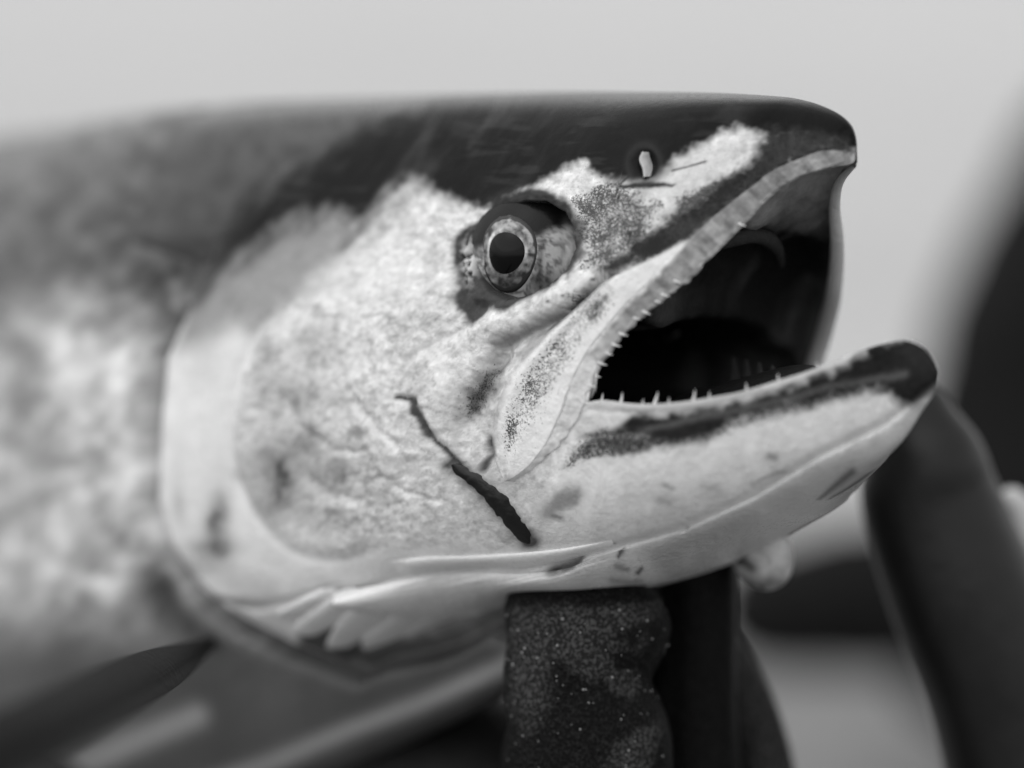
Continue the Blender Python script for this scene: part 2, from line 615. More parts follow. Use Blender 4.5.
    # under-eye bar stays pale, dark groove, patch behind the upper jaw bone
    m = pmask([(612, 275), (613, 285), (596, 302), (578, 318), (556, 330), (540, 334), (556, 318), (574, 304), (592, 290)], u, v, 3.5, 3, 6, 19)
    put(m * .95, .012)
    m = pmask([(503, 362), (496, 392), (484, 416), (466, 420), (470, 396), (484, 372)], u, v, 9, 6, 10, 20)
    put(m * .9, .014 + .05 * n6)
    spk(m, .5)
    m = lmask([(560, 315), (535, 328), (512, 338), (500, 344)], u, v, 5, 2, 9)
    put(m * .75, .1)
    m = pmask([(520, 352), (536, 332), (556, 326), (545, 340), (528, 356)], u, v, 3)
    put(m * .8, .3)
    # upper jaw bone
    MP = MAX_L + MAX_R[::-1]
    m = pmask(MP, u, v, 3)
    put(m, .70 + .10 * (n14 - .5) + .08 * (n6 - .5))
    spk(m, .12 + .25 * (n14 - .4))
    for c in [(535, 388, 17, 40, .62, .45), (512, 430, 9, 26, .6, .1), (560, 352, 15, 34, .58, .6), (596, 308, 10, 22, .8, .75), (575, 335, 9, 14, .5, .7), (580, 300, 10, 16, .6, .8)]:
        spk(spot(u, v, c[0], c[1], c[2], c[3], c[5]), c[4] + .25 * (n14 - .5))
    # gum strip of the upper jaw
    m = pmask(GUM_OUT + [(853, 168), (815, 172), (790, 182), (764, 200), (742, 224), (712, 254)], u, v, 2.5, 2, 5, 22)
    m = np.maximum(m, pmask(MAX_R[:-1] + [(516, 483)] + OPEN_U[::-1], u, v, 2.6, 2.5, 5, 23) * (1 - .4 * sstep(330, 400, v)))
    la, lb = (u - v) * .7071, (u + v) * .7071
    streak = fbm(la * 1.0, lb * .22, 4.5, 3, 35)
    low_ = sstep(300, 400, v)
    put(m, .24 + .36 * low_ + .30 * (streak - .5) + .12 * (n14 - .5))
    spk(m, 0)
    R = R * (1 - m) + .32 * m
    # lower jaw
    m = pmask([(530, 500), (600, 450), (700, 440), (760, 420), (850, 395), (900, 405), (930, 400), (880, 430), (760, 490), (600, 550), (545, 545)], u, v, 8)
    put(m * .8, .62 + .14 * (n14 - .5) + .08 * (fbm(u * .5 + v * .2, v * 1.2 - u * .6, 6, 3, 41) - .5))
    spk(m, .04)
    m = pmask(JAW_DARK, u, v, 10, 7, 8, 24)
    put(m, .004 + .025 * n6 * n14)
    R = R * (1 - m) + .27 * m
    m = lmask([(640, 432), (688, 420), (742, 410), (790, 398), (835, 386), (880, 378), (905, 374)], u, v, 4, 2, 25)
    put(m * .5, .13)
    m = lmask([(655, 440), (700, 436), (745, 420), (800, 404), (850, 390)], u, v, 12)
    spk(m, .55)
    m = pmask([(582, 436), (600, 428), (630, 432), (655, 440), (640, 456), (600, 458), (580, 462), (560, 470)], u, v, 7, 4, 8, 26)
    put(m * .5, .4)
    spk(m, .7)
    m = pmask([(572, 432), (588, 411), (610, 412), (630, 412), (622, 424), (604, 434), (586, 434)], u, v, 4, 2)
    put(m, .5 + .15 * (n6 - .5))
    m = lmask([(589, 403), (626, 404.5), (660, 406), (692, 403), (718, 398.5), (743, 393.5), (776, 383.5), (799, 376.5), (841, 360)], u, v, 3.6, 0, taper=(1.3, .6))
    put(np.clip(m * 1.3, 0, 1), .58)
    spk(m, 0)
    for P_, w_, c_ in [([(548, 512), (560, 499), (576, 493)], 9, .16), ([(560, 506), (574, 500)], 5, .2), ([(553, 516), (562, 518)], 3.5, .12), ([(770, 455), (775, 456)], 3, .2), ([(660, 500), (668, 503)], 5, .36),
                       ([(664, 485), (672, 488)], 3, .3), ([(705, 487), (716, 489)], 4, .4), ([(769, 456), (776, 457)], 4, .25)]:
        put(lmask(P_, u, v, w_, 3, 27) * .85, c_)
    put(pmask([(325, 604), (350, 594), (480, 580), (484, 606), (440, 642), (350, 666), (300, 646)], u, v, 6) * .92, .02)  # deep shade under and between the gill rays, painted into the skin
    put(pmask([(640, 552), (720, 520), (800, 474), (880, 432), (950, 380), (960, 420), (850, 520), (760, 560), (680, 590)], u, v, 10) * .75, .36 + .1 * (n14 - .5))
    put(lmask([(818, 500), (835, 486), (852, 472)], u, v, 4, taper=(.4, 1.2)) * .8, .06)
    # throat stains
    for P_, w_, c_ in [([(619, 557), (623, 552)], 2.6, .04), ([(638, 573), (641, 568)], 2.4, .06), ([(616, 566), (628, 569)], 3.5, .3), ([(612, 580), (640, 582)], 3.5, .38), ([(552, 570), (572, 563)], 7, .10),
                       ([(752, 484), (768, 476), (784, 472)], 2, .33), ([(560, 572), (556, 577)], 2, .5)]:
        put(lmask(P_, u, v, w_, 2.5, 28) * .9, c_)
    # nostril and the dark line under it
    rn = np.hypot(u - 645, (v - 165) / 1.15)
    put(np.exp(-((rn - 16) / 4) ** 2) * .6, .03)
    m = pmask([(630, 160), (640, 150), (652, 151), (660, 163), (656, 176), (644, 181), (634, 175)], u, v, 3)
    put(m, .008)
    R = R * (1 - m) + .27 * m
    m = pmask([(606, 184), (625, 184), (650, 182), (676, 184), (672, 187), (645, 188), (622, 189)], u, v, 1.6, 1.5, 5, 29)
    put(m, .03)
    for P_, w_ in [([(617, 188), (618, 200), (621, 200)], 1.3), ([(630, 176), (618, 186)], 1.3), ([(672, 171), (690, 166), (706, 161)], 1.0), ([(629, 234), (631, 234)], 1.8), ([(595, 279), (597, 279)], 1.5),
                   ([(552, 302), (553, 302)], 1.5), ([(567, 296), (568, 296)], 1.5)]:
        put(lmask(P_, u, v, w_, .8, 30), .025)
    m = sstep(1, 5, dh) * sstep(300, 350, v)
    put(m, .02)  # dark of the gill slit painted on as shade along its edge
    # wound trace
    for P_, w_, n_ in [([(413, 397), (424, 398.5), (429, 404)], 1.8, .02), ([(427, 401), (431, 412), (437, 426), (441, 435)], 3.2, .05), ([(437, 427), (445, 440), (453, 452), (462, 465)], 2.0, .06),
                       ([(459, 464), (470, 473), (484, 486), (500, 504), (514, 521), (526, 537), (531, 542)], 7.5, .012)]:
        put(np.clip(1.5 * lmask(P_, u, v, w_, 2.6, 31), 0, 1), n_)
    put(lmask([(462, 470), (484, 492), (506, 524), (528, 540)], u, v, 12, 4, 36) * .4, .2)
    put(lmask([(484, 470), (494, 455), (492, 440)], u, v, 2.6, 1, 32) * .9, .05)
    put(lmask([(470, 470), (500, 482), (545, 515)], u, v, 9, 3, 33) * .35, .3)
    R = R + (.255 - R) * sstep(.16, .04, A)
    return np.clip(A, .003, .8), np.clip(K, 0, 1), R


def base_relief(u, v):
    d = sdf_poly(HEAD_POLY, u, v)
    low = sstep(230, 330, v)
    return 12 * low * sstep(-14, -60, d) * sstep(560, 420, u) + 15 * low * sstep(4, -14, d) * sstep(480, 380, u) - 4 * sstep(-2, 14, d) - 60 * low * sstep(0, 9, d) - 60 * sstep(14, 60 + 170 * (1 - low), d)


def relief(u, v):
    """raised and sunk features, working units along the cheek normal"""
    r = base_relief(u, v)
    # fore gill plate with its raised rim
    FP = PREOP + [(450, 480), (640, 420), (640, 220), (330, 240)]
    dp = boxed(lambda a, b: sdf_poly(FP, a, b), FP, u, v, 60, 60)
    dl, tl_ = boxed(lambda a, b: seg_dist(PREOP, a, b)[0], PREOP, u, v, 90, 200), boxed(lambda a, b: seg_dist(PREOP, a, b)[1], PREOP, u, v, 90, 0)
    fade = np.exp(-(dl / 42) ** 2) * sstep(1.0, .80, tl_) * sstep(0, .12, tl_) * (1 - .55 * sstep(480, 540, v))
    r += fade * (6 * sstep(5, -8, dp) - 3.5 * np.exp(-((dp - 5) / 5) ** 2) + 3 * np.exp(-((dp + 13) / 9) ** 2))
    # orbit
    do = boxed(lambda a, b: sdf_poly(ORBIT, a, b), ORBIT, u, v, 60, 60)
    r += -55 * sstep(1.5, -7, do) + 4 * np.exp(-((do - 9) / 8) ** 2) - 6 * spot(u, v, 466, 268, 12, 34)
    # bar under the eye and the groove above the upper jaw bone
    r += 7 * lmask([(620, 262), (590, 284), (560, 303), (530, 318), (495, 325)], u, v, 13)
    r += -12 * lmask([(613, 278), (583, 302), (560, 317), (535, 330), (508, 345), (495, 365)], u, v, 7)
    r += -7 * lmask([(503, 362), (486, 395), (470, 420)], u, v, 13)
    r += 5 * lmask([(480, 350), (440, 400), (430, 440)], u, v, 26)
    stk = fbm((v * .8 - u * .6) * .25, u * .8 + v * .6, 13, 4, 58) - .5
    r += 2.2 * stk * sstep(200, 150, v) * sstep(640, 520, u) * sstep(300, 380, u)
    # nostril pit
    r += -9 * spot(u, v, 644, 165, 9.5, 11) + 1.2 * np.exp(-((np.hypot((u - 644) / 1, (v - 165) / 1.15) - 17) / 4) ** 2)
    # wound, jaw corner, jaw lines
    r += -5 * lmask([(414, 398), (427, 399), (440, 430), (464, 466)], u, v, 3.5)
    r += -6 * lmask([(493, 440), (493, 462), (486, 470)], u, v, 3.5)
    r += -12 * pmask([(325, 600), (350, 592), (480, 577), (490, 610), (440, 640), (350, 664), (312, 640)], u, v, 6)
    thr_ = pmask([(420, 580), (520, 574), (600, 556), (700, 528), (760, 500), (740, 560), (600, 610), (440, 660)], u, v, 8)
    r += thr_ * 5 * (fbm(u * .35 + v * .9, (v + .22 * u) * 1.3, 13, 4, 55) - .5)
    r += -9 * lmask(THROAT[:13], u, v, 4) - 8 * lmask(THROAT[12:], u, v, 4)
    r += -10 * lmask([(552, 570), (572, 562)], u, v, 7)
    r += -3 * lmask([(580, 440), (600, 434), (622, 433), (640, 433)], u, v, 3)
    r += -2 * lmask([(590, 410), (640, 413), (700, 408), (760, 394)], u, v, 4.0)
    # outer gum strip set back behind the bone
    r += -4 * pmask(GUM_OUT + [(853, 168), (815, 172), (790, 182), (764, 200), (742, 224), (712, 254)], u, v, 3)
    # grain
    ck = pmask([(270, 320), (440, 200), (640, 190), (560, 310), (490, 460), (420, 540), (300, 540)], u, v, 20)
    ck = ck * (.22 + .78 * sstep(330, 430, u))
    for P_, a_, w_ in [([(352, 318), (350, 350), (362, 385), (384, 420), (412, 446)], -3, 3.5), ([(300, 395), (322, 428), (350, 448), (380, 452)], -3.5, 4), ([(318, 470), (345, 492), (380, 500)], -3, 5),
                       ([(330, 300), (346, 272), (372, 232), (398, 200)], 4, 7), ([(300, 330), (318, 304), (338, 270)], -4, 6), ([(392, 470), (420, 492), (448, 500)], -2.5, 3), ([(470, 330), (440, 345), (415, 372)], -2.5, 4), ([(425, 205), (452, 222), (458, 250)], 3, 6)]:
        r += a_ * lmask(P_, u, v, w_, 4, 57)
    r += ck * (3.8 * (fbm(u, v, 17, 4, 51) - .5) + 2.8 * (fbm(u, v, 6.5, 3, 52) - .5))
    r += 1.6 * (fbm(u, v, 30, 4, 53) - .5)
    m = spot(u, v, 470, 258, 9, 22)
    r += m * 6 * sstep(.4, .7, fbm(u, v, 4.5, 2, 91))
    return r


PREOP = [tuple(q) for q in resample(PREOP, 28)]

# ------------------------------------------------------------------ salmon
ORG = W(place(-300, -20, 0))
salmon = empty('salmon', ORG, 'large pale mottled salmon with dark back and wide open mouth, held up by gloved hand', 'fish')


def head_sheet():
    XA = -880.0
    cA = np.r_[np.arange(XA, -480, 3.2), np.arange(-480, XC - 1, 1.7), XC]
    tu = np.linspace(0, 1, 210)[1:]
    cU = XC + (XTIP - .02 - XC) * np.sin(tu * math.pi / 2) ** 1.0
    tl = np.linspace(0, 1, 240)[1:]
    cL = XC + (XJAW - .02 - XC) * np.sin(tl * math.pi / 2) ** 1.0
    XU, XL = np.r_[cA, cU], np.r_[cA, cL]
    NU, NL = 270, 150
    s = np.linspace(0, 1, NU)
    tU = .55 * s ** 1.9 + .45 * s
    e = np.linspace(0, 1, NL)
    tLo = np.sin(e * math.pi / 2) * .55 + .45 * e
    gx, gt = np.meshgrid(XU, tU, indexing='ij')
    zu = zD(gx) + (zU(gx) - zD(gx)) * gt
    hu = up_h(gx, zu)
    lx, lt = np.meshgrid(XL, tLo, indexing='ij')
    zl = zL(lx) + (zV(lx) - zL(lx)) * lt
    hl = low_h(lx, lt)

    def displace(x, z, h, edge):
        P = place(x, z, h)
        u, v = project(P)
        r = relief(u.ravel(), v.ravel()).reshape(u.shape)
        k = np.clip(h / 25, 0, 1) * edge
        return np.maximum(h + r * k, np.minimum(h, 1.0)), u, v
    hu2, uu, vu = displace(gx, zu, hu, 1)
    hl2, ul, vl = displace(lx, zl, hl, 1 - lt ** 12)
    nA = len(cA)
    # join the two sheets along the seam behind the mouth
    hl2[:nA, 0] = hu2[:nA, -1]
    iu = np.arange(gx.size).reshape(gx.shape)
    il = np.arange(lx.size).reshape(lx.shape) + gx.size
    il[:nA, 0] = iu[:nA, -1]
    n0 = gx.size + lx.size
    Xs = np.r_[gx.ravel(), lx.ravel()]
    Zs = np.r_[zu.ravel(), zl.ravel()]
    Hs = np.r_[hu2.ravel(), hl2.ravel()]
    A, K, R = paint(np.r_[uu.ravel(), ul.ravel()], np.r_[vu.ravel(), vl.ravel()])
    near = place(Xs, Zs, Hs)
    far = place(Xs, Zs, -Hs * flare(Xs))
    fu, fl = iu + n0, il + n0
    fu[:, 0] = iu[:, 0]
    fl[:, -1] = il[:, -1]
    faces = np.vstack([grid_faces(iu), grid_faces(il), grid_faces(fu)[:, ::-1], grid_faces(fl)[:, ::-1]])
    P = np.vstack([near, far])
    used, inv = np.unique(faces, return_inverse=True)
    faces = inv.reshape(faces.shape)
    P = P[used]
    at_ = [np.r_[q, q][used] for q in (A, K, R)]
    # smooth vertex normals of the whole head, kept on every piece
    e1, e2 = P[faces[:, 2]] - P[faces[:, 0]], P[faces[:, 3]] - P[faces[:, 1]]
    fn = np.cross(e1, e2)
    vn = np.zeros_like(P)
    for k in range(4):
        for a in range(3):
            vn[:, a] += np.bincount(faces[:, k], fn[:, a], len(P))
    vn /= np.linalg.norm(vn, axis=1)[:, None] + 1e-12
    # outward test on one cheek vertex
    c = np.argmax(P @ N)
    if vn[c] @ N < 0:
        faces = faces[:, ::-1].copy()
        vn = -vn
    # the gill covers are pieces of their own
    uc, vc = project(P)
    G = PREOP[::-1] + GILL_EDGE[5:13] + [(262, 607), (310, 600), (347, 588), (375, 587), (406, 577), (409, 540)]
    G = [(300, 300)] + GILL_EDGE[5:12] + [(219, 602), (262, 607), (310, 600), (347, 588), (375, 587), (406, 577), (409, 524)] + PREOP[::-1][1:]
    Xq, Zq, Hq = (P - T) @ F, P[:, 2], (P - T) @ N
    uq, vq = project(place(Xq, Zq, np.abs(Hq)))
    ins = sdf_poly(G, uq, vq) < 0
    isg = ins[faces].all(1) & (np.abs(Hq)[faces].min(1) > 20)
    nearf = Hq[faces].mean(1) > 0
    Rm = np.array([[1, 0, 0], [0, CP, SP], [0, -SP, CP]])
    out = []
    for nm, sel in (('head', ~isg), ('gill_cover', isg & nearf), ('gill_cover', isg & ~nearf)):
        f = faces[sel]
        us, iv = np.unique(f, return_inverse=True)
        f = iv.reshape(f.shape)
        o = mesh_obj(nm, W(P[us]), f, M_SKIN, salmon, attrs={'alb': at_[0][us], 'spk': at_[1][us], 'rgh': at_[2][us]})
        nw = vn[us] @ Rm.T
        o.data.normals_split_custom_set_from_vertices([tuple(q) for q in nw])
        out.append(o)
    return out


head_sheet()


def trunk():
    d2 = [(-900, 380, 0), (-600, 220, 0), (-300, 145, 0), (0, 118, 0), (130, 108, 0), (250, 102.5, 0), (330, 100, 0), (400, 108, 0), (480, 200, 0), (560, 420, 0)]
    s2 = [(-1000, 470, 30), (-600, 455, 190), (-330, 440, 235), (0, 430, 212), (100, 430, 205), (200, 430, 190), (330, 450, 145), (420, 500, 92), (480, 560, 55), (545, 600, 25)]
    v2 = [(-900, 520, 0), (-600, 700, 0), (-300, 850, 0), (-100, 880, 0), (100, 862, 0), (260, 808, 0), (400, 746, 0), (500, 698, 0), (560, 650, 0)]
    zd, _, _, x1 = curve(d2)
    zs, hs, _, _ = curve(s2)
    zv, _, _, _ = curve(v2)
    x1 = float(canon(556, 630, 0)[0])
    X = np.r_[np.arange(-1900, -800, 14), np.arange(-800, x1, 4.0)]
    nu, nl = 120, 100
    tu = np.linspace(0, 1, nu) ** 1.6
    tl = np.linspace(0, 1, nl)[1:]
    tl = .5 * np.sin(tl * math.pi / 2) + .5 * tl
    gx, g1 = np.meshgrid(X, tu, indexing='ij')
    _, g2 = np.meshgrid(X, tl, indexing='ij')
    g3 = np.broadcast_to(X[:, None], g2.shape)
    zu = zd(gx) + (zs(gx) - zd(gx)) * g1
    hu = hs(gx) * (1 - (1 - g1) ** 1.7) ** (1 / 1.9)
    zl = zs(g3) + (zv(g3) - zs(g3)) * g2
    hl = hs(g3) * (1 - g2 ** 2.3) ** (1 / 2.0)
    Xs, Zs, Hs = np.hstack([gx, g3]), np.hstack([zu, zl]), np.hstack([hu, hl])
    bend = lambda x: .0006 * np.clip(np.clip(-760 - x, 0, None), 0, 280) ** 2 + .336 * np.clip(-1040 - x, 0, None)
    u, v = project(place(Xs, Zs, Hs - bend(Xs)))
    uf, vf = u.ravel(), v.ravel()
    sc = (fbm(uf, vf, 10, 2, 61) - .5)
    rr = (1.5 * sc).reshape(Hs.shape)
    # hollow behind the base of the breast fin
    rr += -14 * spot(u, v, 150, 600, 28, 40)
    dh = sdf_poly(HEAD_POLY, u, v)
    rr += -38 * np.exp(-((dh - 3) / 13) ** 2) * sstep(300, 340, v) - (16 + 26 * sstep(560, 620, v)) * sstep(4, -40, dh) * sstep(300, 340, v)
    Hs2 = np.maximum(Hs + rr * np.clip(Hs / 25, 0, 1), np.minimum(Hs, 1))
    n40, n18 = fbm(uf, vf * .6, 70, 4, 62), fbm(uf, vf, 22, 4, 63)
    back = 1 - sstep(-50, 60, vf - (330 - .12 * (uf - 40)) + 70 * (n40 - .5))
    A = .50 + .22 * (n40 - .5) + .22 * (n18 - .5)
    for c in [(20, 400, 26, 50, .6), (158, 385, 15, 60, .6), (95, 350, 20, 30, .3), (60, 470, 40, 40, .15), (105, 480, 14, 50, .2), (152, 596, 30, 38, .85), (20, 345, 40, 16, .3), (200, 620, 40, 20, .5)]:  # flank bars, plus painted shade at the breast fin base
        A *= 1 - c[4] * spot(uf, vf, *c[:4])
    A *= 1 + .35 * spot(uf, vf, 80, 365, 30, 30)
    n9 = fbm(uf, vf, 11, 2, 65)
    A = A * (1 + 1.3 * (n9 - .5)) * (1 + .9 * (fbm(uf, vf, 20, 2, 66) - .5))
    A = A * (1 - back) + (.08 + .08 * (n18 - .5) + .16 * (n9 - .5)) * back
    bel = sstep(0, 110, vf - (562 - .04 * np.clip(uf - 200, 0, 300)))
    A = A * (1 - bel) + (.075 + .06 * (n40 - .5)) * bel  # underside shade put into the belly colour
    keel = lmask([(540, 640), (500, 668), (420, 704), (350, 730), (260, 768), (120, 815)], uf, vf, 10)
    keel = np.maximum(keel, .75 * lmask([(196, 716), (120, 748), (30, 788)], uf, vf, 13))
    fin_shade = lmask([(160, 590), (168, 612), (205, 640)], uf, vf, 22)  # shadow at the breast fin root, painted into the skin
    A = A * (1 - .7 * fin_shade)
    A = A * (1 - keel) + .36 * keel
    idx = np.arange(Xs.size).reshape(Xs.shape)
    fi = idx + Xs.size
    fi[:, 0], fi[:, -1] = idx[:, 0], idx[:, -1]
    fc = np.vstack([grid_faces(idx)[:, ::-1], grid_faces(fi)])
    bb = bend(Xs.ravel())
    P = np.vstack([place(Xs.ravel(), Zs.ravel(), Hs2.ravel() - bb), place(Xs.ravel(), Zs.ravel(), -Hs2.ravel() - bb)])
    us, iv = np.unique(fc, return_inverse=True)
    AA = np.r_[A, A][us]
    return mesh_obj('body', W(P[us]), iv.reshape(fc.shape), M_SKIN, salmon, attrs={'alb': np.clip(AA, .02, .8), 'spk': AA * 0, 'rgh': .44 - .18 * np.clip(np.r_[back, back][us], 0, 1)})


trunk()


def strip_plate(name, L, R, ns, nc, off, mat=M_SKIN, tuck=(14, 14), painted=True, parent=salmon, const=None, tint=False):
    """thin shaped plate lying on the head between two outlines"""
    a, b = resample(L, ns), resample(R, ns)
    c = np.linspace(0, 1, nc)
    UV = a[:, None, :] * (1 - c)[None, :, None] + b[:, None, :] * c[None, :, None]
    s = np.linspace(0, 1, ns)
    X, Z, h = surf(UV[..., 0], UV[..., 1])
    o = off(s[:, None], c[None, :], UV[..., 0], UV[..., 1])
    H = h + o + base_relief(UV[..., 0], UV[..., 1])
    P = place(X, Z, H)
    u, v = project(P)
    # tucked rims
    rim0 = place(X[:, :1], Z[:, :1], H[:, :1] - tuck[0])
    rim1 = place(X[:, -1:], Z[:, -1:], H[:, -1:] - tuck[1])
    P = np.concatenate([rim0, P, rim1], 1)
    uu = np.concatenate([u[:, :1], u, u[:, -1:]], 1)
    vv = np.concatenate([v[:, :1], v, v[:, -1:]], 1)
    if painted:
        A, K, Rr = paint(uu.ravel(), vv.ravel())
        if tint:            # the pale roll keeps its own skin, not the shade painted behind it
            m = sstep(520, 470, uu.ravel())
            A = A * (1 - m) + (.74 + .1 * (fbm(uu.ravel(), vv.ravel(), 14, 3, 8) - .5)) * m
    else:
        A, K, Rr = [np.full(uu.size, q) for q in const]
    idx = np.arange(uu.size).reshape(uu.shape)
    return mesh_obj(name, W(P.reshape(-1, 3)), grid_faces(idx), mat, parent, attrs={'alb': A, 'spk': K, 'rgh': Rr})


def max_off(s, c, u, v):
    edge = sstep(0, .22, c)
    r = 3 + 9 * np.sqrt(np.clip(edge, 0, 1)) * (1 - .6 * c)
    r = r - 3 * np.exp(-((c - .40) / .10) ** 2) * sstep(.25, .5, s)
    return r * sstep(0.0, .28, s) + .6 + 1.6 * (fbm(u, v, 12, 3, 81) - .5)


strip_plate('upper_jaw_bone', MAX_L, MAX_R, 230, 70, max_off, tuck=(16, 5))


def gum_off(s, c, u, v):
    return (5 - 4 * c) * sstep(0.3, .55, s) + .8 + 3.2 * (fbm(u, v, 7, 3, 82) - .5) * np.ones_like(c)


GUM_L = [(843, 151), (822, 151), (792, 162), (770, 173), (749, 189), (715, 216), (690, 240)] + MAX_R[1:]
GUM_R = [(845, 162), (815, 171), (790, 181), (764, 200), (742, 224)] + OPEN_U
strip_plate('upper_gum', GUM_L, GUM_R, 320, 20, gum_off, tuck=(6, 6))

# branchial rays: overlapping pale flaps under the gill cover
def band(center, w0, w1, n=20):
    C = resample(center, n)
    t = np.gradient(C, axis=0)
    t /= np.linalg.norm(t, axis=1)[:, None]
    nn = np.stack([t[:, 1], -t[:, 0]], -1)
    w = np.interp(np.linspace(0, 1, n), [0, .5, .9, 1], [w0, w0 * .95, w1, w1 * .35])[:, None]
    return [tuple(q) for q in C + nn * w], [tuple(q) for q in C - nn * w]


RAYS = [([(350, 590), (318, 604), (288, 614)], 9, 6), ([(372, 592), (342, 611), (305, 631)], 12, 9), ([(402, 600), (370, 620), (338, 646)], 15, 8),
        ([(428, 604), (408, 624), (372, 648)], 13, 12), ([(452, 608), (440, 622), (412, 641)], 12, 8)]
for i, (c_, w0, w1) in enumerate(RAYS):
    L_, R_ = band(c_, w0, w1)
    strip_plate('gill_ray', L_, R_, 50, 26, lambda s, c, u, v, i=i: (-5 + (10 + 2 * (i % 3)) * np.sin(math.pi * np.clip(c, .02, .98)) ** .7) * (1 - s ** 6 * .6) - 12 * sstep(.2, 0, s) + 2.5 * (fbm(u, v, 12, 3, 60 + i) - .5), tuck=(16, 16), painted=False, const=(.72 - .02 * i, 0, .3))
FOLD_T = [(346, 593), (378, 587), (412, 580), (444, 575), (478, 572), (519, 573), (552, 571), (580, 564), (606, 554), (636, 546), (664, 541)]
FOLD_B = [(352, 604), (392, 612), (436, 616), (470, 616), (500, 609), (540, 597), (575, 594), (610, 594), (636, 589), (655, 579), (668, 562)]
strip_plate('throat_fold', FOLD_T, FOLD_B, 200, 46, lambda s, c, u, v: (2 + 30 * np.sin(math.pi * np.clip(c, 0.02, .98) ** 1.5) ** .6) * sstep(0, .08, s) * sstep(1.0, .5, s) + 2.5 - 11 * sstep(.8, 1, s) - 9 * spot(u, v, 563, 569, 15, 7, -.4) + 5 * sstep(1.0, .7, s) * (fbm(u * .35 + v * .9, (v + .22 * u) * 1.3, 13, 4, 55) - .5), tuck=(12, 20), tint=True)
ROD_T = [(408, 560), (440, 556), (480, 555), (540, 551), (585, 545), (612, 540)]
ROD_B = [(414, 573), (444, 569), (480, 567), (520, 567), (556, 562), (590, 552), (614, 544)]
strip_plate('throat_rod', ROD_T, ROD_B, 100, 20, lambda s, c, u, v: (.5 + 6 * np.sin(math.pi * np.clip(c, .02, .98) ** .9) ** .6) * sstep(0, .1, s) * sstep(1, .8, s) + .6 * (fbm(u, v, 9, 3, 56) - .5), tuck=(6, 12), painted=False, const=(.70, 0, .3))


